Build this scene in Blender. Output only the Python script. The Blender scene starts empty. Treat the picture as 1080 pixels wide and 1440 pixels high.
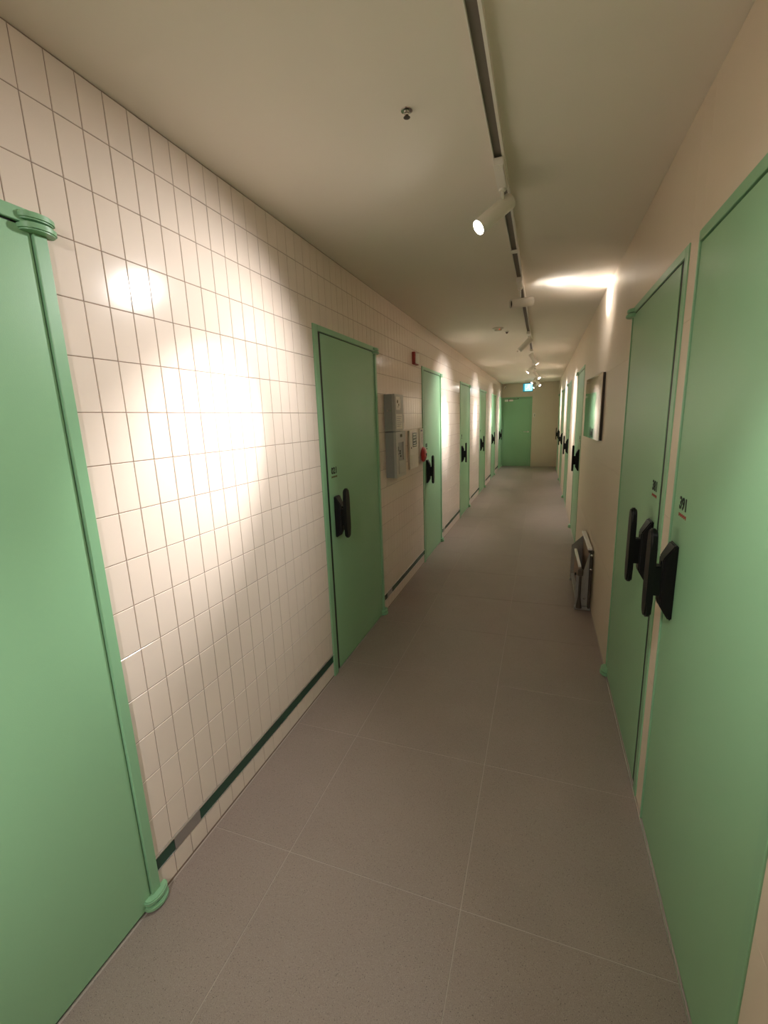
import bpy, bmesh, math, random
from mathutils import Vector, Matrix
random.seed(7)
SC = bpy.context.scene
COL = SC.collection

# ------------------------------------------------------------------ camera
FPX = 615.29                      # focal length in pixels of a 1080 px wide frame
PITCH, YAW, ROLL = .20866, .34771, -.03573
CAM_Z = 1.4743
cy, sy, cp, sp, cr, sr = (math.cos(YAW), math.sin(YAW), math.cos(PITCH), math.sin(PITCH), math.cos(ROLL), math.sin(ROLL))
right = Vector((cy, sy, 0)); fwd = Vector((-sy*cp, cy*cp, -sp)); up = right.cross(fwd)
R2 = right*cr + up*sr; U2 = up*cr - right*sr
cam = bpy.data.cameras.new('camera'); cam.sensor_fit = 'HORIZONTAL'; cam.sensor_width = 36
cam.lens = FPX/1080*36; cam.clip_start = .02; cam.clip_end = 60
co = bpy.data.objects.new('camera', cam); COL.objects.link(co)
co.matrix_world = Matrix(((R2.x, U2.x, -fwd.x, 0), (R2.y, U2.y, -fwd.y, 0), (R2.z, U2.z, -fwd.z, CAM_Z), (0, 0, 0, 1)))
SC.camera = co

# ------------------------------------------------------------------ world, exposure, lamp powers
w = bpy.data.worlds.new('world'); SC.world = w; w.use_nodes = True
w.node_tree.nodes['Background'].inputs[0].default_value = (.9, .85, .75, 1)
w.node_tree.nodes['Background'].inputs[1].default_value = .02
vs = SC.view_settings
vs.view_transform = 'Standard'; vs.look = 'None'; vs.gamma = 1; vs.use_curve_mapping = False
vs.exposure = 1.38
SC.cycles.use_denoising = True
SC.cycles.max_bounces = 14; SC.cycles.diffuse_bounces = 10; SC.cycles.glossy_bounces = 4
SC.cycles.sample_clamp_indirect = 12.0; SC.cycles.caustics_reflective = False; SC.cycles.caustics_refractive = False
BEAM_W, SPILL_W = 66.0, 30.0
LAMP_COL = (1.0, .965, .95)

# ------------------------------------------------------------------ dimensions (metres)
XL, XR, CEIL, YE, YB = -1.1018, .3976, 2.3287, 13.277, -1.9
TW, TY0 = .0724, .8014
ROWS = [2.2045 - .13737*k for k in range(0, 16)]           # horizontal tile joints, top one first
STRIP_LO, STRIP_HI = .090, ROWS[15]
DTOP = 1.957

# ------------------------------------------------------------------ materials
def mat(name, col, rough=.5, metal=0, spec=.5, bump=0, bscale=200, var=0, vscale=3, speck=None, emit=None, coat=0):
    m = bpy.data.materials.new(name); m.use_nodes = True; nt = m.node_tree; b = nt.nodes['Principled BSDF']
    b.inputs['Base Color'].default_value = (*col, 1); b.inputs['Roughness'].default_value = rough
    b.inputs['Metallic'].default_value = metal; b.inputs['Specular IOR Level'].default_value = spec
    b.inputs['Coat Weight'].default_value = coat
    tc = nt.nodes.new('ShaderNodeNewGeometry')
    src = None
    if var:
        n = nt.nodes.new('ShaderNodeTexNoise'); n.inputs['Scale'].default_value = vscale; n.inputs['Detail'].default_value = 3
        nt.links.new(tc.outputs['Position'], n.inputs['Vector'])
        mx = nt.nodes.new('ShaderNodeMix'); mx.data_type = 'RGBA'
        mx.inputs[6].default_value = (*[c*(1-var) for c in col], 1); mx.inputs[7].default_value = (*[min(1, c*(1+var)) for c in col], 1)
        nt.links.new(n.outputs['Fac'], mx.inputs[0]); src = mx.outputs[2]
    if speck:
        for (scale, thr, c2) in speck:
            v = nt.nodes.new('ShaderNodeTexVoronoi'); v.inputs['Scale'].default_value = scale
            nt.links.new(tc.outputs['Position'], v.inputs['Vector'])
            lt = nt.nodes.new('ShaderNodeMath'); lt.operation = 'LESS_THAN'; lt.inputs[1].default_value = thr
            nt.links.new(v.outputs['Distance'], lt.inputs[0])
            mx = nt.nodes.new('ShaderNodeMix'); mx.data_type = 'RGBA'
            if src: nt.links.new(src, mx.inputs[6])
            else: mx.inputs[6].default_value = (*col, 1)
            mx.inputs[7].default_value = (*c2, 1); nt.links.new(lt.outputs[0], mx.inputs[0]); src = mx.outputs[2]
    if src: nt.links.new(src, b.inputs['Base Color'])
    if bump:
        n = nt.nodes.new('ShaderNodeTexNoise'); n.inputs['Scale'].default_value = bscale; n.inputs['Detail'].default_value = 4
        nt.links.new(tc.outputs['Position'], n.inputs['Vector'])
        bp = nt.nodes.new('ShaderNodeBump'); bp.inputs['Strength'].default_value = bump; bp.inputs['Distance'].default_value = .001
        nt.links.new(n.outputs['Fac'], bp.inputs['Height']); nt.links.new(bp.outputs[0], b.inputs['Normal'])
    if emit:
        b.inputs['Emission Color'].default_value = (*emit[0], 1); b.inputs['Emission Strength'].default_value = emit[1]
    return m

M = {
 'tile': mat('glazed_cream_tile', (.73, .62, .53), .15, spec=.2, var=.03, vscale=9, bump=.03, bscale=60),
 'grout': mat('brown_grout', (.27, .19, .145), .85),
 'panel': mat('beige_porcelain_panel', (.70, .585, .455), .42, spec=.4, var=.03, vscale=2.5, bump=.05, bscale=150),
 'panel_joint': mat('panel_joint', (.52, .42, .31), .8),
 'end': mat('beige_end_wall', (.60, .51, .40), .6, var=.03),
 'ceiling': mat('ceiling_paint', (.77, .71, .62), .75, spec=.3, var=.02, vscale=1.5, bump=.08, bscale=220),
 'floor': mat('grey_brown_porcelain', (.275, .22, .185), .42, spec=.4, var=.08, vscale=5,
              speck=[(260, .20, (.36, .31, .27)), (110, .12, (.09, .07, .055)), (380, .24, (.15, .12, .095))], bump=.12, bscale=300),
 'fgrout': mat('pale_floor_grout', (.42, .36, .30), .8),
 'green': mat('green_powder_coat', (.255, .47, .265), .36, spec=.5, var=.02, vscale=4, bump=.15, bscale=420),
 'green_edge': mat('green_painted_frame', (.24, .455, .26), .34, spec=.5, bump=.1, bscale=420),
 'strip': mat('dark_green_strip', (.012, .06, .035), .25, spec=.5),
 'alu': mat('brushed_aluminium', (.78, .74, .68), .3, metal=.9),
 'steel': mat('grey_steel_plate', (.36, .33, .31), .35, metal=.6),
 'black': mat('satin_black_plastic', (.0035, .0035, .0035), .42, spec=.28),
 'gloss_black': mat('glossy_black_plastic', (.01, .01, .012), .15, spec=.6),
 'white': mat('white_painted_metal', (.78, .74, .68), .45),
 'slot': mat('track_slot', (.20, .17, .145), .6),
 'grey_box': mat('grey_painted_box', (.27, .27, .245), .45, var=.03),
 'grey_light': mat('pale_grey_plastic', (.42, .40, .35), .45),
 'cream_plastic': mat('cream_plastic', (.68, .63, .54), .4),
 'paper': mat('white_paper', (.72, .68, .60), .8),
 'ink': mat('black_ink', (.006, .01, .006), .6),
 'ink_red': mat('red_ink', (.30, .05, .035), .6),
 'ink_brown': mat('brown_ink', (.10, .085, .03), .6),
 'ink_purple': mat('purple_ink', (.22, .19, .26), .7),
 'red': mat('red_plastic', (.42, .035, .03), .3),
 'dark_red': mat('dark_red_plastic', (.33, .04, .03), .4),
 'mirror': mat('mirror_glass', (.86, .83, .82), .035, metal=1),
 'mirror_edge': mat('mirror_edge', (.05, .035, .025), .4),
 'chrome': mat('chrome', (.75, .72, .68), .12, metal=1),
 'tool_grey': mat('galvanised_steel', (.36, .35, .32), .42, metal=.25, var=.12, vscale=20),
 'tool_dark': mat('dark_steel', (.085, .07, .055), .45, metal=.4),
 'tool_brown': mat('brown_board', (.30, .20, .145), .6, var=.08, vscale=25),
 'tool_white': mat('white_edge_strip', (.88, .86, .82), .35),
 'lcd': mat('grey_display', (.07, .075, .06), .2),
 'teal': mat('teal_sign_housing', (.02, .22, .26), .3),
 'sign_glow': mat('lit_sign_panel', (.5, .85, .95), .4, emit=((.22, .62, .85), .75)),
 'sign_white': mat('lit_sign_symbol', (.9, .95, .95), .4, emit=((.75, .95, 1.0), .9)),
 'sign_teal': mat('lit_sign_border', (.05, .4, .5), .4, emit=((.01, .16, .24), .5)),
 'lens': mat('lit_lamp_lens', (1, 1, 1), .3, emit=((1.0, .95, .9), 40)),
 'lamp_in': mat('dark_lamp_vent', (.03, .025, .02), .5),
 'led': mat('red_led', (.5, .02, .02), .3, emit=((1, .1, .05), .6)),
}

# ------------------------------------------------------------------ helpers
def obj(name, bm, m, parent=None, smooth=False, loc=None):
    me = bpy.data.meshes.new(name); bm.normal_update(); bm.to_mesh(me); bm.free()
    for k in (m if isinstance(m, (list, tuple)) else [m]): me.materials.append(M[k])
    if smooth:
        for p in me.polygons: p.use_smooth = True
        me.set_sharp_from_angle(angle=math.radians(38))
    o = bpy.data.objects.new(name, me); COL.objects.link(o)
    if loc is not None: o.location = loc
    if parent: o.parent = parent
    return o

def tag(o, label=None, cat=None, group=None, kind=None):
    if label: o['label'] = label
    if cat: o['category'] = cat
    if group: o['group'] = group
    if kind: o['kind'] = kind
    return o

def thing(name, loc, label=None, cat=None, group=None, kind=None):
    o = bpy.data.objects.new(name, None); o.empty_display_size = .05; COL.objects.link(o); o.location = loc
    return tag(o, label, cat, group, kind)

def box(bm, x0, x1, y0, y1, z0, z1, bev=0, seg=1, mi=0):
    x0, x1 = sorted((x0, x1)); y0, y1 = sorted((y0, y1)); z0, z1 = sorted((z0, z1))
    r = bmesh.ops.create_cube(bm, size=1)
    for v in r['verts']:
        v.co = Vector(((x0+x1)/2 + v.co.x*(x1-x0), (y0+y1)/2 + v.co.y*(y1-y0), (z0+z1)/2 + v.co.z*(z1-z0)))
    fs = {f for v in r['verts'] for f in v.link_faces}
    for f in fs: f.material_index = mi
    if bev:
        es = list({e for v in r['verts'] for e in v.link_edges})
        q = bmesh.ops.bevel(bm, geom=es, offset=bev, segments=seg, affect='EDGES', clamp_overlap=True)
        for f in q['faces']: f.material_index = mi
    return r

def nb(): return bmesh.new()
def bx(name, m, parent, x0, x1, y0, y1, z0, z1, bev=0, seg=1, smooth=False):
    bm = nb(); box(bm, x0, x1, y0, y1, z0, z1, bev, seg); return obj(name, bm, m, parent, smooth)

def frame_of(d):
    d = Vector(d).normalized(); a = Vector((0, 0, 1)) if abs(d.z) < .95 else Vector((1, 0, 0))
    u = d.cross(a).normalized(); v = d.cross(u).normalized(); return d, u, v

def cyl(bm, p0, p1, r0, r1=None, n=20, cap=True, mi=0):
    """profiled tube along p0-p1"""
    p0, p1 = Vector(p0), Vector(p1); r1 = r0 if r1 is None else r1
    return lathe(bm, p0, p1-p0, [(0, 0), (0, r0), ((p1-p0).length, r1), ((p1-p0).length, 0)] if cap else [(0, r0), ((p1-p0).length, r1)], n, mi)

def lathe(bm, p, axis, prof, n=20, mi=0):
    p = Vector(p); d, u, v = frame_of(axis); rings = []
    for (t, r) in prof:
        if r < 1e-7: rings.append([bm.verts.new(p+d*t)])
        else: rings.append([bm.verts.new(p+d*t+(u*math.cos(2*math.pi*k/n)+v*math.sin(2*math.pi*k/n))*r) for k in range(n)])
    for a, b in zip(rings, rings[1:]):
        for k in range(n):
            k2 = (k+1) % n
            if len(a) == 1 and len(b) == 1: continue
            if len(a) == 1: f = bm.faces.new((a[0], b[k], b[k2]))
            elif len(b) == 1: f = bm.faces.new((a[k], b[0], a[k2]))
            else: f = bm.faces.new((a[k], b[k], b[k2], a[k2]))
            f.material_index = mi
    bmesh.ops.recalc_face_normals(bm, faces=bm.faces)

def prism(bm, pts, ext, mi=0):
    """polygon pts (3-D) extruded by vector ext"""
    ext = Vector(ext); a = [bm.verts.new(Vector(p)) for p in pts]; b = [bm.verts.new(Vector(p)+ext) for p in pts]; n = len(pts)
    fs = [bm.faces.new(a), bm.faces.new(b[::-1])] + [bm.faces.new((a[k], a[(k+1) % n], b[(k+1) % n], b[k])) for k in range(n)]
    for f in fs: f.material_index = mi
    bmesh.ops.recalc_face_normals(bm, faces=fs)

def project(p):
    d = Vector(p) - Vector((0, 0, CAM_Z)); z = d.dot(fwd)
    if z < .05: return None
    return 540+FPX*d.dot(R2)/z, 720-FPX*d.dot(U2)/z

FONT_CACHE = {}
def text(name, s, size, m, parent, origin, xdir, normal, bold=0):
    cu = bpy.data.curves.new(name, 'FONT'); cu.body = s; cu.size = size; cu.extrude = .0004; cu.offset = bold; cu.align_x = 'CENTER'; cu.align_y = 'CENTER'
    cu.resolution_u = 3
    t = bpy.data.objects.new('tmp', cu); COL.objects.link(t)
    dg = bpy.context.evaluated_depsgraph_get(); me = bpy.data.meshes.new_from_object(t.evaluated_get(dg))
    bpy.data.objects.remove(t); me.name = name; me.materials.clear(); me.materials.append(M[m])
    o = bpy.data.objects.new(name, me); COL.objects.link(o); o.parent = parent
    xd, nn = Vector(xdir), Vector(normal); yd = nn.cross(xd)
    o.matrix_local = Matrix(((xd.x, yd.x, nn.x, origin[0]), (xd.y, yd.y, nn.y, origin[1]), (xd.z, yd.z, nn.z, origin[2]), (0, 0, 0, 1)))
    return o

# ------------------------------------------------------------------ door lists: (near edge, far edge, hinge side, label, number)
LD = [(-.085, .8014), (2.080, 2.972), (4.225, 5.07), (6.33, 7.20), (8.43, 9.30), (10.45, 11.32), (12.35, 13.20)]
RD = [(.80, 1.577), (1.668, 2.560), (5.17, 6.07), (7.42, 8.30), (9.62, 10.50), (11.75, 12.63)]

# ------------------------------------------------------------------ floor
fl = bpy.data.objects.new('floor', None)
bm = nb(); box(bm, XL-.14, XR+.14, YB-.12, YE+.14, -.06, -.0012)
fl = obj('floor', bm, 'fgrout'); tag(fl, 'grey brown stone-look tiled corridor floor', kind='structure')
xs = [XL+.002, -.7808, -.1808, XR-.002]
fy = 1.0578; ys = []
k = -5
while fy + .6*k < YE:
    ys.append(max(fy+.6*k, YB)); k += 1
ys.append(YE-.002)
g = .0011
for i in range(3):
    for y0, y1 in zip(ys, ys[1:]):
        if y1-y0 < .02: continue
        bm = nb(); box(bm, xs[i]+g, xs[i+1]-g, y0+g, y1-g, -.02, 0, .0006)
        o = obj('floor_tile', bm, 'floor', fl)
bx('edge_strip', 'alu', fl, XR-.0065, XR-.004, YB, 2.6, -.001, .0015)

# ------------------------------------------------------------------ ceiling
bm = nb(); box(bm, XL-.14, XR+.14, YB-.12, YE+.14, CEIL, CEIL+.1)
ce = obj('ceiling', bm, 'ceiling'); tag(ce, 'plain warm white painted ceiling', kind='structure')

# ------------------------------------------------------------------ walls with door openings
def gaps(doors, a, b):
    out = []; y = a
    for d in sorted(doors):
        if d[0] > y: out.append((y, d[0]))
        y = max(y, d[1])
    if y < b: out.append((y, b))
    return out
TT = .007                                  # tile thickness in front of the grout bed
bm = nb()
for y0, y1 in gaps(LD, YB, YE): box(bm, XL-.13, XL-TT+.0055, y0, y1, 0, CEIL)
for d in LD: box(bm, XL-.13, XL-TT+.0055, d[0], d[1], DTOP, CEIL)
wl = obj('wall_left', bm, 'grout'); tag(wl, 'left corridor wall of small upright cream tiles with brown joints', kind='structure')

full_me = None
def tile_mesh(w_, h_):
    bm = nb(); c = .0011
    A = [(-TT, 0, 0), (-TT, w_, 0), (-TT, w_, h_), (-TT, 0, h_)]
    Bv = [(-c, 0, 0), (-c, w_, 0), (-c, w_, h_), (-c, 0, h_)]
    Cv = [(0, c, c), (0, w_-c, c), (0, w_-c, h_-c), (0, c, h_-c)]
    va, vb, vc = [[bm.verts.new(p) for p in q] for q in (A, Bv, Cv)]
    for a, b in ((va, vb), (vb, vc)):
        for k in range(4): bm.faces.new((a[k], a[(k+1) % 4], b[(k+1) % 4], b[k]))
    bm.faces.new(vc); bmesh.ops.recalc_face_normals(bm, faces=bm.faces)
    me = bpy.data.meshes.new('tile'); bm.to_mesh(me); bm.free(); me.materials.append(M['tile']); return me
JG = .00095                                # half joint
cells = []
bands = [(ROWS[0], CEIL-.002)] + [(ROWS[k+1], ROWS[k]) for k in range(15)] + [(.0085, STRIP_LO)]
i0 = int(math.floor((YB-TY0)/TW)); i1 = int(math.ceil((YE-TY0)/TW))
for i in range(i0, i1):
    a, b = max(TY0+i*TW, YB+.002), min(TY0+(i+1)*TW, YE-.002)
    for (z0, z1) in bands:
        parts = [(a, b, z0, z1)]
        for (d0, d1) in LD:
            if b <= d0 or a >= d1 or z0 >= DTOP: continue
            parts = []
            if a < d0: parts.append((a, d0, z0, z1))
            if b > d1: parts.append((d1, b, z0, z1))
            if z1 > DTOP: parts.append((max(a, d0), min(b, d1), DTOP, z1))
        for p in parts:
            if p[1]-p[0] > .0025 and p[3]-p[2] > .006: cells.append(p)
def cell_px(c):
    q = [project((XL, y, z)) for y in c[:2] for z in c[2:]]
    if any(v is None for v in q): return 0
    if not any(-5 < v[0] < 1085 and -5 < v[1] < 1445 for v in q): return 0
    return (max(v[0] for v in q)-min(v[0] for v in q))*(max(v[1] for v in q)-min(v[1] for v in q))
cells.sort(key=cell_px, reverse=True)
cache = {}; rest = bmesh.new()
for n, c in enumerate(cells):
    key = (round(c[1]-c[0], 4), round(c[3]-c[2], 4))
    if key not in cache: cache[key] = tile_mesh(c[1]-c[0]-2*JG, c[3]-c[2]-2*JG)
    rot = Matrix.Rotation(random.gauss(0, .0012), 4, 'Z') @ Matrix.Rotation(random.gauss(0, .0010), 4, 'Y')
    mt = Matrix.Translation((XL+random.uniform(-.0002, .0002), c[0]+JG, c[2]+JG)) @ rot
    if n < 299:
        o = bpy.data.objects.new('tile', cache[key]); COL.objects.link(o); o.parent = wl; o.matrix_local = mt
    else:
        me = cache[key]; vs_ = [rest.verts.new(mt @ v.co) for v in me.vertices]
        for p in me.polygons: rest.faces.new([vs_[k] for k in p.vertices])
tag(obj('tile_field', rest, 'tile', wl), kind='stuff')
# dark strip low on the tiled wall, one run between every pair of doors
for (y0, y1) in gaps(LD, YB+.01, YE-.01):
    if y1-y0 < .2: continue
    s0, s1 = y0+.078, y0+.195
    bx('base_strip', 'strip', wl, XL-.003, XL-.0005, y0+.001, s0, STRIP_LO+.002, STRIP_HI-.004)
    bx('strip_cover', 'steel', wl, XL-.003, XL+.0022, s0+.001, s1, STRIP_LO+.003, STRIP_HI-.006, .0006)
    bx('base_strip', 'strip', wl, XL-.003, XL-.0005, s1+.001, y1-.001, STRIP_LO+.002, STRIP_HI-.004)
    bx('strip_edging', 'alu', wl, XL-.004, XL+.0035, y0+.001, y1-.001, STRIP_HI-.0042, STRIP_HI+.0012)
    bx('strip_edging', 'alu', wl, XL-.004, XL+.0012, y0+.001, y1-.001, STRIP_LO-.0005, STRIP_LO+.0018)

# right wall of large panels
PT = .008
bm = nb()
for y0, y1 in gaps(RD, YB, YE): box(bm, XR+PT-.007, XR+.13, y0, y1, 0, CEIL)
for d in RD: box(bm, XR+PT-.007, XR+.13, d[0], d[1], DTOP, CEIL)
wr = obj('wall_right', bm, 'panel_joint'); tag(wr, 'right corridor wall of large plain beige panels', kind='structure')
zb = [.004, .530, 1.130, 1.730, CEIL-.001]
def wall_panel(y0, y1, z0, z1):
    if y1-y0 < .004 or z1-z0 < .004: return
    q = .0005
    bm = nb(); box(bm, XR, XR+PT, y0+q, y1-q, z0+q, z1-q, .0003); obj('wall_panel', bm, 'panel', wr)
for (y0, y1) in gaps(RD, YB, YE):
    n = max(1, round((y1-y0)/1.2)); e = [y0+(y1-y0)*k/n for k in range(n+1)]
    for a, b in zip(e, e[1:]):
        for z0, z1 in zip(zb, zb[1:]):
            wall_panel(a, b, z0, z1)
for d in RD: wall_panel(d[0], d[1], DTOP, zb[4])
wb = bx('wall_back', 'end', None, XL-.14, XR+.14, YB-.12, YB, 0, CEIL); tag(wb, 'beige wall closing the corridor behind the viewer', kind='structure')
EDX0, EDX1 = XL+.002, -.285
bm = nb()
box(bm, EDX1, XR+.14, YE, YE+.12, 0, CEIL); box(bm, XL-.14, EDX1, YE, YE+.12, 1.955, CEIL)
box(bm, XL-.14, EDX1, YE+.07, YE+.12, 0, 1.955)
we = obj('wall_end', bm, 'end'); tag(we, 'beige wall at the far end of the corridor', kind='structure')

# ------------------------------------------------------------------ doors
def door_lock(root, X, s, y, z):
    """black push-pull lock: tapered plate, neck and upright grip; s = direction into the corridor"""
    bm = nb(); h = .034
    base = [(X+s*.0003, y-h, z-.122), (X+s*.0003, y+h, z-.122), (X+s*.0003, y+h, z+.118), (X+s*.0003, y-h, z+.118)]
    mid = [(X+s*.010, p[1], p[2]) for p in base]
    outp = [(X+s*.036, y-h*.72, z-.078), (X+s*.036, y+h*.72, z-.078), (X+s*.036, y+h*.72, z+.070), (X+s*.036, y-h*.72, z+.070)]
    rs = [[bm.verts.new(p) for p in q] for q in (base, mid, outp)]
    for a, b in zip(rs, rs[1:]):
        for k in range(4): bm.faces.new((a[k], a[(k+1) % 4], b[(k+1) % 4], b[k]))
    bm.faces.new(rs[0][::-1]); bm.faces.new(rs[2]); bmesh.ops.recalc_face_normals(bm, faces=bm.faces)
    bmesh.ops.bevel(bm, geom=[e for e in bm.edges], offset=.004, segments=2, affect='EDGES', clamp_overlap=True)
    body = obj('lock_body', bm, 'black', root, True)
    bx('lock_neck', 'black', body, X+s*.030, X+s*.060, y-.019, y+.019, z-.050, z+.045, .003, 2, True)
    bm = nb(); n = 10; r = .027; H = .142; pts = []
    for k in range(n+1):
        a = math.pi*k/n; pts.append((X+s*.054, y+r*math.cos(a), z+.020+H-r+r*math.sin(a)))
    for k in range(n+1):
        a = math.pi+math.pi*k/n; pts.append((X+s*.054, y+r*math.cos(a), z+.014-H+r+r*math.sin(a)))
    prism(bm, pts, (s*.019, 0, 0))
    bmesh.ops.bevel(bm, geom=[e for e in bm.edges if e.calc_length() < .2 and abs(e.verts[0].co.x-e.verts[1].co.x) < 1e-6], offset=.005, segments=3, affect='EDGES', clamp_overlap=True)
    obj('lock_grip', bm, 'black', root, True)
    bm = nb(); lathe(bm, (X+s*.0365, y, z+.055), (s, 0, 0), [(0, 0), (0, .006), (.0012, .005), (.0012, 0)], 14)
    obj('lock_button', bm, 'gloss_black', root, True)

def pivot_hinge(root, X, s, y, z, far):
    """two stacked rounded plates; far = +1 if the pivot is at the far (high y) side"""
    for k, (za, zb_) in enumerate(((z-.019, z-.003), (z+.003, z+.019))):
        bm = nb(); n = 14; L_ = .040; D = .030 if k == 0 else .026
        pts = [(X-s*.010, y-L_, za)] + [(X+s*D*math.sin(math.pi*j/n), y-L_*math.cos(math.pi*j/n), za) for j in range(n+1)] + [(X-s*.010, y+L_, za)]
        prism(bm, pts, (0, 0, zb_-za))
        bmesh.ops.bevel(bm, geom=[e for e in bm.edges if abs(e.verts[0].co.z-e.verts[1].co.z) < 1e-6], offset=.0035, segments=2, affect='EDGES', clamp_overlap=True)
        obj('hinge_plate', bm, 'green_edge', root, True)

def make_door(n, side, y0, y1, far_hinge, number, label, group):
    s, X = (1, XL) if side == 'L' else (-1, XR)
    root = thing('door_%d' % n, (0, 0, 0), label, 'door', group, 'structure')
    tw_ = .030; pr, rec = (.008, 0) if side == 'L' else (.004, 0)
    fa, fb = ((.044, .030) if side == 'L' else (.040, .012)) if far_hinge else (.030, .010)
    bm = nb()
    box(bm, X-s*.10, X+s*pr, y0, y0+fa, 0.001, DTOP, .0015)
    box(bm, X-s*.10, X+s*pr, y1-fb, y1, 0.001, DTOP, .0015)
    box(bm, X-s*.10, X+s*pr, y0+fa, y1-fb, DTOP-tw_, DTOP, .0015)
    obj('door_frame', bm, 'green_edge', root)
    gp = .036 if side == 'L' else .040
    ya, yb = (y0+fa+gp, y1-fb-.002) if far_hinge else (y0+fa+.002, y1-fb-.004)
    XF = X - s*rec                                             # leaf face
    bx('door_leaf', 'green', root, XF-s*.042, XF, ya, yb, .009, DTOP-tw_-.004, .0018, 2)
    bm = nb(); box(bm, X-s*.09, X-s*.075, y0+fa, y1-fb, .001, DTOP-tw_)
    obj('door_lining', bm, 'black', root)
    if far_hinge:  # black strips filling the gap between frame and leaf
        bx('gap_strip', 'black', root, X-s*.03, XF-s*.0012, y0+fa, ya, .010, DTOP-tw_)
        bx('gap_strip', 'black', root, X-s*.03, XF-s*.0012, ya, yb, DTOP-tw_-.004, DTOP-tw_)
    bx('threshold', 'alu', root, X-s*.04, X-s*.001, y0+fa, y1-fb, .0005, .0035)
    yh = y1-.018 if far_hinge else y0+.018
    for z in (.024, DTOP-.026): pivot_hinge(root, X+s*.004, s, yh, z, far_hinge)
    yl = ya+(.080 if side == 'L' else .071) if far_hinge else yb-.064
    door_lock(root, XF, s, yl, .937 if side == 'L' else .957)
    if number:
        yt = ya+.075 if far_hinge else yb-.090
        if side == 'R' and far_hinge: yt = ya+.076
        xd, nn = (0, s, 0), (s, 0, 0)
        text('door_number', number, .050, 'ink', root, (XF+s*.0006, yt, 1.199), xd, nn, .0017)
        bm = nb()
        for q in range(9):
            a = yt - .036 + q*.008
            box(bm, XF+s*.0001, XF+s*.0008, a, a+.0065, 1.160+.003*(q % 2), 1.169+.002*((q+1) % 2))
        obj('door_caption', bm, 'ink_brown' if side == 'L' else 'ink_red', root)
    return root
lnum = [None, '021', '031', '041', '051', '061', None]
llab = ['green flush door at the left edge of the view, nearest the viewer',
        'green flush door with black number 021, just before the grey control boxes',
        'green flush door beside the round red alarm bell on the tiled wall',
        'fourth green door along the tiled left wall, brightly lit tiles on both sides',
        'fifth green door along the tiled left wall',
        'sixth green door along the tiled left wall',
        'last green door on the tiled left wall, seen edge-on by the end door']
for k, d in enumerate(LD): make_door(k+1, 'L', d[0], d[1], True, lnum[k], llab[k], 'green doors in the left wall')
rnum = ['391', '381', '371', '361', None, None]
rlab = ['large green door at the right edge of the view, number 391, nearest on the right',
        'green door on the right wall with the narrow beige strip before it, number 381',
        'green door on the right wall just beyond the mirror',
        'fourth green door along the right wall, after a bright strip of wall',
        'fifth green door along the right wall',
        'last green door on the right wall before the corridor end']
for k, d in enumerate(RD): make_door(len(LD)+k+1, 'R', d[0], d[1], k > 0, rnum[k], rlab[k], 'green doors in the right wall')

# end door
ed = thing('door_14', (0, 0, 0), 'dark green door with lever handle in the corridor end wall', 'door', None, 'structure')
bm = nb()
box(bm, EDX1-.04, EDX1, YE-.012, YE+.07, .001, 1.955, .001)
box(bm, EDX0, EDX0+.03, YE-.012, YE+.07, .001, 1.955, .001)
box(bm, EDX0+.03, EDX1-.04, YE-.012, YE+.07, 1.915, 1.955, .001)
obj('door_frame', bm, 'green_edge', ed)
bx('door_leaf', 'green', ed, EDX0+.033, EDX1-.044, YE+.006, YE+.046, .012, 1.911, .0015)
bx('threshold', 'alu', ed, EDX0+.03, EDX1-.04, YE-.010, YE+.004, .0005, .004)
bm = nb(); lathe(bm, (-.375, YE+.006, .985), (0, -1, 0), [(0, 0), (0, .024), (.006, .022), (.008, .010), (.045, .009), (.045, 0)], 18)
cyl(bm, (-.372, YE-.036, .985), (-.50, YE-.036, .990), .009, .0075, 12)
obj('lever_handle', bm, 'alu', ed, True)
cl = bx('closer_body', 'alu', ed, -1.03, -.80, YE-.036, YE+.006, 1.845, 1.895, .006, 2, True)
bm = nb(); cyl(bm, (-.92, YE-.045, 1.84), (-.92, YE-.045, 1.905), .010, n=12)
box(bm, -.93, -.66, YE-.052, YE-.044, 1.896, 1.906, .002); box(bm, -.67, -.655, YE-.05, YE-.012, 1.896, 1.93)
obj('closer_arm', bm, 'tool_dark', cl, True)

# ------------------------------------------------------------------ lighting track and spotlights
TRX = -.168
tr = thing('lighting_track', (TRX, 5.5, CEIL), 'long white lighting track with dark slot running down the ceiling', 'lighting track')
y0, y1 = YB+.05, 12.95
yc = (y0+y1)/2 - 5.5; hl = (y1-y0)/2
bm = nb()
for (a, b, c, d) in ((-.0185, -.0155, -.024, 0), (.0135, .0185, -.024, 0), (-.0155, .0135, -.006, 0), (.0105, .0135, -.024, -.020)):
    box(bm, a, b, yc-hl, yc+hl, c-.0004, d-.0004)
obj('track_profile', bm, 'white', tr)
bm = nb(); box(bm, -.0153, .0133, yc-hl, yc+hl, -.014, -.0066)
obj('track_slot', bm, 'slot', tr)
for yj in (2.60, 5.08, 8.1, 11.1):
    bm = nb(); box(bm, -.0195, .0195, yj-.025-5.5, yj+.025-5.5, -.0275, -.0246, .001); obj('track_joiner', bm, 'white', tr)

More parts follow.
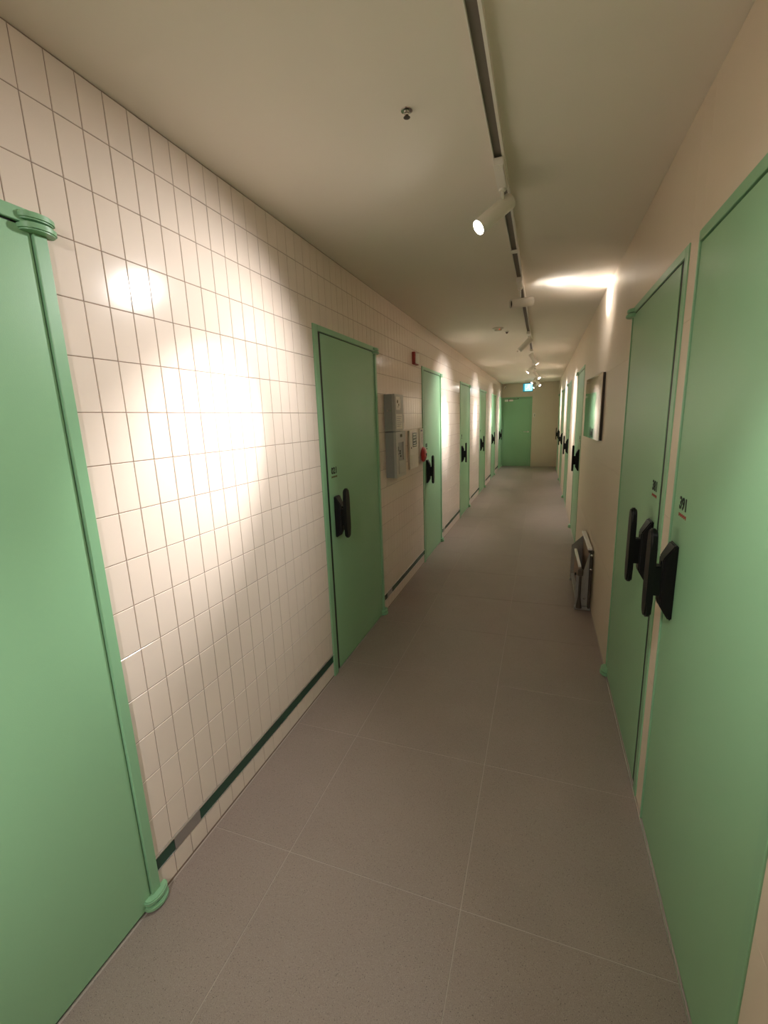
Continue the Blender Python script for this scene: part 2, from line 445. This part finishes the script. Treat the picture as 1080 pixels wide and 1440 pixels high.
def spot(yp, d, label, power=1.0, spill=1.0, bz=-.022, blen=.165, back=.035):
    d = Vector(d).normalized(); pz = CEIL-.066
    root = thing('track_spotlight', (TRX, yp, CEIL-.0255), label, 'spotlight', 'white spotlights on the ceiling track')
    T = Matrix.Translation((-TRX, -yp, -(CEIL-.0255)))
    def add(name, bm, m, par=root, smooth=True):
        bm.transform(T); return obj(name, bm, m, par, smooth)
    bm = nb(); box(bm, TRX-.017, TRX+.017, yp-.215, yp-.035, CEIL-.052, CEIL-.0255, .003, 2); add('adaptor', bm, 'white')
    bm = nb(); cyl(bm, (TRX, yp-.055, CEIL-.050), (TRX, yp-.055, CEIL-.060), .012, n=16)
    cyl(bm, (TRX, yp-.055, CEIL-.058), (TRX, yp+.0, pz+bz*.5), .0055, n=10); add('stem', bm, 'white')
    c = Vector((TRX, yp, pz+bz)); r = .0285
    b0 = c - d*back; fz = blen-.006
    bm = nb(); lathe(bm, b0, d, [(.010, 0), (.010, r*.80), (0, r*.86), (0, r*.95), (.003, r), (blen-.002, r), (blen, r-.001), (blen, r-.003), (blen-.012, r-.004), (blen-.014, 0)], 32)
    h = add('lamp_head', bm, 'white')
    bm = nb(); lathe(bm, b0, d, [(.0085, 0), (.0085, r*.78), (.0095, r*.78)], 24); add('heat_sink', bm, 'lamp_in', h)
    bm = nb(); lathe(bm, b0, d, [(blen-.0130, r-.0045), (blen-.008, r-.0055), (blen-.0065, r*.5), (blen-.006, 0)], 28); add('lens', bm, 'lens', h)
    face = b0 + d*(blen+.004)
    for nm, ang, bl, pw in (('beam_light', 36, 1.0, BEAM_W), ('spill_light', 100, 1.0, SPILL_W*spill)):
        L = bpy.data.lights.new(nm, 'SPOT'); L.energy = pw*power; L.color = LAMP_COL; L.spot_size = math.radians(ang); L.spot_blend = bl
        L.shadow_soft_size = .022
        lo = bpy.data.objects.new(nm, L); COL.objects.link(lo); lo.parent = root
        lo.matrix_local = T @ (Matrix.Translation(face) @ d.to_track_quat('-Z', 'Y').to_matrix().to_4x4())
    return root
spot(-1.20, (-.70, .80, -.75), 'white track spotlight on the track behind the viewer, turned to the left wall', power=1.25)
spot(.25, (.57, .62, -1.0), 'white track spotlight above the viewer, turned to the right wall', power=.33)
spot(1.90, (-.66, -.47, -.62), 'nearest white spotlight, its lit face turned to the left tiled wall')
spot(3.27, (.93, .42, .10), 'white spotlight lying level, lighting the right wall corner, dark back end in view', spill=.15, blen=.15, back=.065, bz=-.062)
spot(5.20, (-.70, .05, -.66), 'white spotlight tilted down to the left, just past the smoke detector')
spot(6.55, (.53, .06, -.78), 'white spotlight tilted down to the right, second beyond the smoke detector')
spot(8.00, (-.68, -.12, -.62), 'white spotlight tilted left, midway between smoke detector and exit sign')
spot(9.30, (.55, -.22, -.66), 'small lit spotlight to the right above the exit sign')
spot(10.7, (-.60, -.25, -.62), 'small lit spotlight just above the exit sign, turned left')
spot(11.7, (.55, -.22, -.66), 'small lit spotlight to the right of the exit sign')
spot(12.6, (-.60, -.20, -.62), 'last lit spotlight at the far end of the track')

# ------------------------------------------------------------------ ceiling fittings
def sprinkler(x, y, label):
    r = thing('sprinkler', (x, y, CEIL), label, 'sprinkler', 'ceiling sprinklers')
    bm = nb(); lathe(bm, (0, 0, -.0005), (0, 0, -1), [(0, 0), (0, .019), (.004, .018), (.008, .012), (.008, 0)], 24); obj('escutcheon', bm, 'chrome', r, True)
    bm = nb(); lathe(bm, (0, 0, -.008), (0, 0, -1), [(0, .009), (.008, .009), (.009, .0065), (.016, .006), (.016, 0)], 12)
    for s in (-1, 1): cyl(bm, (s*.008, 0, -.012), (s*.0035, 0, -.034), .0016, n=8)
    obj('nozzle', bm, 'chrome', r, True)
    bm = nb(); lathe(bm, (0, 0, -.033), (0, 0, -1), [(0, 0), (0, .010), (.0015, .011), (.003, .004), (.003, 0)], 16); obj('deflector', bm, 'tool_dark', r, True); r.scale = (.9, .9, .52)
sprinkler(-.395, 1.398, 'chrome pendent sprinkler in the ceiling left of the nearest track')
sprinkler(-.354, 6.566, 'tiny far sprinkler in the ceiling left of the track')
sd = thing('smoke_detector', (-.455, 4.80, CEIL), 'white round smoke detector on the ceiling left of the track', 'smoke detector')
bm = nb(); lathe(bm, (0, 0, -.0005), (0, 0, -1), [(0, 0), (0, .052), (.010, .052), (.012, .047), (.012, 0)], 28); obj('detector_base', bm, 'white', sd, True)
bm = nb(); lathe(bm, (0, 0, -.012), (0, 0, -1), [(0, .040), (.012, .036), (.018, .028), (.018, 0)], 28); obj('sensor_head', bm, 'cream_plastic', sd, True)
bm = nb(); lathe(bm, (.018, -.030, -.016), (0, 0, -1), [(0, .006), (.006, .005), (.008, 0)], 10); obj('indicator', bm, 'led', sd, True)
so = tag(thing('speaker_sensor', (-.385, 5.03, CEIL)), 'small dark ceiling sensor next to the smoke detector', 'sensor')
bm = nb(); lathe(bm, (0, 0, -.0005), (0, 0, -1), [(0, 0), (0, .022), (.006, .020), (.006, 0)], 20); obj('sensor_base', bm, 'white', so, True)
bm = nb(); lathe(bm, (0, 0, -.006), (0, 0, -1), [(0, .014), (.012, .011), (.020, 0)], 16); obj('sensor_dome', bm, 'tool_dark', so, True)

# exit sign
ex = thing('exit_sign', (-.385, 12.30, CEIL), 'glowing blue exit sign hanging from the ceiling near the corridor end', 'exit sign')
bm = nb(); box(bm, -.125, .125, 0, .045, -.285, -.075, .006, 2); obj('sign_housing', bm, 'teal', ex, True)
sp_ = bx('sign_panel', 'sign_teal', ex, -.115, .115, -.003, -.0004, -.275, -.085)
bx('sign_face', 'sign_glow', sp_, -.075, .108, -.0045, -.0032, -.262, -.092)
bm = nb()
bm.free()
for s in (-.08, .08):
    bm = nb(); cyl(bm, (s, .022, -.0005), (s, .022, -.076), .004, n=8); lathe(bm, (s, .022, -.0005), (0, 0, -1), [(0, .014), (.004, .012), (.004, 0)], 14)
    obj('hanger', bm, 'white', ex, True)
bm = nb()                                                     # running figure
lathe(bm, (.03, -.0046, -.115), (0, -1, 0), [(0, 0), (0, .012), (.001, .012), (.001, 0)], 14)
for a, b, wd in (((.028, -.130), (.008, -.178), .011), ((.026, -.136), (.056, -.156), .006), ((.022, -.136), (-.012, -.146), .006), ((.008, -.178), (.040, -.196), .007), ((.040, -.196), (.030, -.235), .006), ((.008, -.178), (-.022, -.206), .007), ((-.022, -.206), (-.052, -.206), .006)):
    v = Vector((b[0]-a[0], 0, b[1]-a[1])).normalized()*.001; nrm = Vector((-v.z, 0, v.x)).normalized()*wd/2*1.6
    A, B_ = Vector((a[0], -.0048, a[1])), Vector((b[0], -.0048, b[1]))
    prism(bm, [A-nrm, B_-nrm, B_+nrm, A+nrm], (0, -.0008, 0))
obj('sign_symbol', bm, 'sign_white', sp_)

# CCTV and wall switch at the end
cc = thing('security_camera', (-1.03, YE, 2.235), 'small security camera under the ceiling at the far left corner', 'camera')
bm = nb(); box(bm, -.022, .022, -.012, -.0005, -.02, .03, .003, 2); cyl(bm, (0, -.01, .01), (.005, -.05, 0), .006, n=10); obj('bracket', bm, 'white', cc, True)
bm = nb(); lathe(bm, (.0, -.03, .004), (.25, -1, -.25), [(0, 0), (0, .017), (.07, .018), (.075, .014), (.072, 0)], 18); obj('camera_body', bm, 'white', cc, True)
bm = nb(); lathe(bm, (.0177, -.1008, -.0137), (.25, -1, -.25), [(0, .012), (.004, .010), (.004, 0)], 14); obj('camera_lens', bm, 'gloss_black', cc, True)
sw = thing('wall_switch', (-.222, YE, 1.44), 'narrow upright switch on the end wall right of the green door', 'switch')
bx('switch_plate', 'cream_plastic', sw, -.03, .03, -.008, -.0005, -.055, .055, .002, 2, True)
bx('rocker', 'tool_dark', sw, .004, .016, -.013, -.008, -.035, .035, .0015)

# ------------------------------------------------------------------ things on the left wall
def wall_thing(name, y, z, label, cat, group=None): return thing(name, (XL, y, z), label, cat, group)
# upper grey box
XF2 = .088
b1 = wall_thing('control_box', 3.115, 1.384, 'dark grey metal control box with round sticker, upper of the two', 'control box', 'grey control boxes')
bm = nb(); box(bm, .0015, XF2-.024, 0, .205, 0, .268, .002); obj('case', bm, 'grey_box', b1)
bm = nb(); box(bm, XF2-.023, XF2, -.004, .209, -.001, .269, .004, 2); cv = obj('cover', bm, 'grey_light', b1, True)
bm = nb(); box(bm, 0, .0008, .022, .115, .155, .250, 0); box(bm, 0, .0012, .115, .13, .17, .235)
for v in bm.verts: v.co.x += XF2+.0002
st = obj('sticker', bm, 'paper', cv)
bm = nb()
for (a, b, r_) in ((.055, .215, .013), (.085, .192, .009), (.068, .177, .005)):
    lathe(bm, (XF2+.0012, a, b), (1, 0, 0), [(0, 0), (0, r_), (.0006, r_), (.0006, 0)], 16)
obj('sticker_print', bm, 'ink_brown', cv)
bm = nb(); box(bm, XF2+.0002, XF2+.001, .018, .165, .015, .125); obj('notice', bm, 'paper', cv)
bm = nb()
for k in range(6): box(bm, XF2+.001, XF2+.0013, .030, .150-.02*(k % 3), .105-k*.014, .1075-k*.014)
obj('notice_print', bm, 'ink_purple', cv)
for xx in (.028, .052):
    bm = nb(); lathe(bm, (xx, -.0002, .15), (0, -1, 0), [(0, 0), (0, .006), (.003, .005), (.003, 0)], 14); obj('screw', bm, 'chrome', b1, True)
bm = nb(); box(bm, XF2-.012, XF2-.002, .209, .218, .06, .12, .002); obj('latch', bm, 'tool_dark', b1)
# lower grey box with keypad
b2 = wall_thing('control_box', 3.118, 1.037, 'pale grey control box with recessed keypad, lower of the two', 'control box', 'grey control boxes')
bm = nb(); box(bm, .0015, XF2-.020, 0, .232, 0, .342, .002); obj('case', bm, 'grey_box', b2)
bm = nb()
for q in ((-.003, .236, -.001, .022), (-.003, .236, .262, .343), (-.003, .045, .022, .262), (.185, .236, .022, .262)): box(bm, XF2-.019, XF2, *q)
cv = obj('front_bezel', bm, 'grey_light', b2)
bm = nb(); box(bm, XF2-.018, XF2-.008, .0452, .1848, .0222, .2618); kp = obj('keypad_panel', bm, 'grey_box', b2)
bm = nb(); box(bm, XF2-.008, XF2+.004, .046, .184, .024, .125, .003, 2); obj('flap', bm, 'grey_light', kp, True)
bm = nb(); box(bm, XF2-.008, XF2-.003, .054, .068, .195, .232, .002); obj('card_slot', bm, 'gloss_black', kp)
for (a, b) in ((.11, .195), (.11, .178), (.125, .155), (.062, .176)):
    bm = nb(); lathe(bm, (XF2-.008, a, b), (1, 0, 0), [(0, 0), (0, .007), (.004, .006), (.004, 0)], 14); obj('button', bm, 'black', kp, True)
bm = nb(); box(bm, XF2+.0002, XF2+.0012, .10, .15, .300, .322); obj('badge', bm, 'ink_brown', cv)
# intercom with display
b3 = wall_thing('intercom_panel', 3.705, 1.030, 'cream intercom panel with grey display beside the lower control box', 'intercom')
bm = nb(); box(bm, .0015, .020, 0, .28, 0, .340, .004, 2); obj('housing', bm, 'cream_plastic', b3, True)
bm = nb(); box(bm, .0202, .0225, .095, .225, .192, .318, .001); sc_ = obj('display_bezel', bm, 'lcd', b3)
bm = nb()
for k in range(4): box(bm, .0226, .0232, .110, .210-.02*(k % 2), .300-k*.026, .303-k*.026)
box(bm, .0226, .0232, .10, .22, .200, .207); obj('display_lines', bm, 'cream_plastic', sc_)
bm = nb(); box(bm, .0202, .022, .045, .235, .030, .125, .001); obj('flap', bm, 'cream_plastic', b3)
bm = nb(); lathe(bm, (.020, .05, .188), (1, 0, 0), [(0, 0), (0, .008), (.003, .007), (.003, 0)], 14); obj('button', bm, 'tool_dark', b3, True)
# notice card and red bell
b4 = wall_thing('notice_board', 4.085, 1.030, 'narrow white notice card on the tiles behind the red bell', 'notice')
bm = nb(); box(bm, .0015, .008, 0, .132, .03, .345, .001); obj('card', bm, 'paper', b4)
bm = nb(); box(bm, .0081, .0086, .045, .105, .318, .332); box(bm, .0081, .0086, .085, .092, .25, .30); box(bm, .0081, .0086, .072, .078, .21, .26); box(bm, .0081, .0086, .095, .101, .19, .24)
obj('card_print', bm, 'ink_purple', b4)
b5 = wall_thing('alarm_bell', 4.150, 1.128, 'round red fire alarm bell on the tiled wall before the third door', 'alarm bell')
bm = nb(); lathe(bm, (.0088, 0, 0), (1, 0, 0), [(0, 0), (0, .030), (.012, .030), (.012, 0)], 20); obj('bell_mount', bm, 'dark_red', b5, True)
bm = nb(); lathe(bm, (.0209, 0, 0), (1, 0, 0), [(0, 0), (0, .070), (.005, .073), (.012, .071), (.024, .060), (.031, .040), (.034, .015), (.034, 0)], 36); obj('bell_gong', bm, 'red', b5, True)
bm = nb(); lathe(bm, (.055, 0, 0), (1, 0, 0), [(0, .014), (.004, .013), (.005, 0)], 16); obj('bell_cap', bm, 'tool_dark', b5, True)
# beacon above
b6 = wall_thing('alarm_beacon', 3.895, 1.940, 'small red and white alarm beacon high on the tiled wall', 'alarm beacon')
bm = nb(); box(bm, .0015, .030, 0, .125, 0, .104, .003, 2); obj('beacon_body', bm, 'dark_red', b6, True)
bm = nb(); box(bm, .0302, .036, .006, .119, .006, .098, .003, 2); obj('beacon_lens', bm, 'paper', b6, True)

# ------------------------------------------------------------------ right wall: mirror and folded step
mi_ = thing('wall_mirror', (XR, 3.44, 1.27), 'frameless rectangular mirror on the right wall before the third door', 'mirror')
bm = nb(); box(bm, -.017, -.0015, .004, .846, .004, .468); obj('backing', bm, 'mirror_edge', mi_)
bm = nb(); box(bm, -.022, -.0172, 0, .850, 0, .472, .001); obj('mirror_glass', bm, 'mirror', mi_); mi_.rotation_euler = (0, 0, .034)

fs = thing('folding_step', (XR, 3.42, 0), 'folded grey metal step stool standing against the right wall under the mirror', 'step stool')
def P(name, m, *b, bev=.002, par=fs, sm=False):
    bm = nb(); box(bm, *b, bev); return obj(name, bm, m, par, sm)
# rear ladder frame against the wall (x from -0.03 to -0.004) and front frame (x -0.11)
P('rear_panel', 'tool_brown', -.022, -.010, .05, .64, .10, .455)
P('rear_rail', 'tool_white', -.040, -.008, .06, .60, .458, .474)
P('front_rail', 'tool_white', -.098, -.078, .06, .52, .318, .333)
bm = nb(); prism(bm, [(-.088, .07, .10), (-.088, .60, .10), (-.088, .60, .315), (-.088, .07, .315)], (.008, 0, 0)); obj('front_panel', bm, 'tool_brown', fs)
bm = nb(); prism(bm, [(-.112, .012, .03), (-.006, .012, .03), (-.006, .012, .455), (-.030, .012, .455), (-.074, .012, .270), (-.098, .012, .262), (-.112, .012, .275)], (0, .006, 0)); obj('end_plate', bm, 'tool_grey', fs)
bm = nb(); prism(bm, [(-.112, .636, .03), (-.006, .636, .03), (-.006, .636, .44), (-.112, .636, .33)], (0, .006, 0)); obj('end_plate', bm, 'tool_grey', fs)
bm = nb(); cyl(bm, (-.018, -.004, .02), (-.018, -.004, .46), .011, n=14); lathe(bm, (-.018, -.004, .455), (0, 0, 1), [(0, .015), (.018, .015), (.022, 0)], 14); obj('post', bm, 'tool_dark', fs, True)
bm = nb(); cyl(bm, (-.086, -.010, .05), (-.086, -.010, .30), .0095, n=14)
lathe(bm, (-.086, -.010, .275), (0, 0, 1), [(0, .010), (.004, .017), (.018, .019), (.040, .019), (.052, .014), (.056, 0)], 18)
lathe(bm, (-.086, -.010, .105), (0, 0, -1), [(0, .0095), (.03, .013), (.07, .020), (.085, .022), (.085, 0)], 18); obj('post', bm, 'tool_dark', fs, True)
P('foot', 'tool_grey', -.116, -.004, -.012, .03, .002, .028, bev=.004)
P('foot', 'tool_grey', -.116, -.004, .62, .65, .002, .028, bev=.004)
P('bottom_rail', 'tool_grey', -.108, -.010, .03, .62, .055, .075)
for q in ((-.018, .44), (-.018, .33), (-.05, .09)):
    bm = nb(); lathe(bm, (q[0], -.014 if q[0] > -.03 else .0118, q[1]), (0, -1, 0), [(0, 0), (0, .009), (.003, .008), (.005, .004), (.005, 0)], 14)
    obj('bolt', bm, 'chrome', fs, True)
for k in range(4):
    bm = nb(); lathe(bm, (-.0222, .12+k*.12, .430), (-1, 0, 0), [(0, 0), (0, .010), (.006, .008), (.006, 0)], 12); obj('hinge_pin', bm, 'tool_dark', fs, True)
bm = nb(); lathe(bm, (-.0882, .33, .17), (-1, 0, 0), [(0, 0), (0, .012), (.012, .012), (.012, 0)], 16); obj('knob', bm, 'black', fs, True)
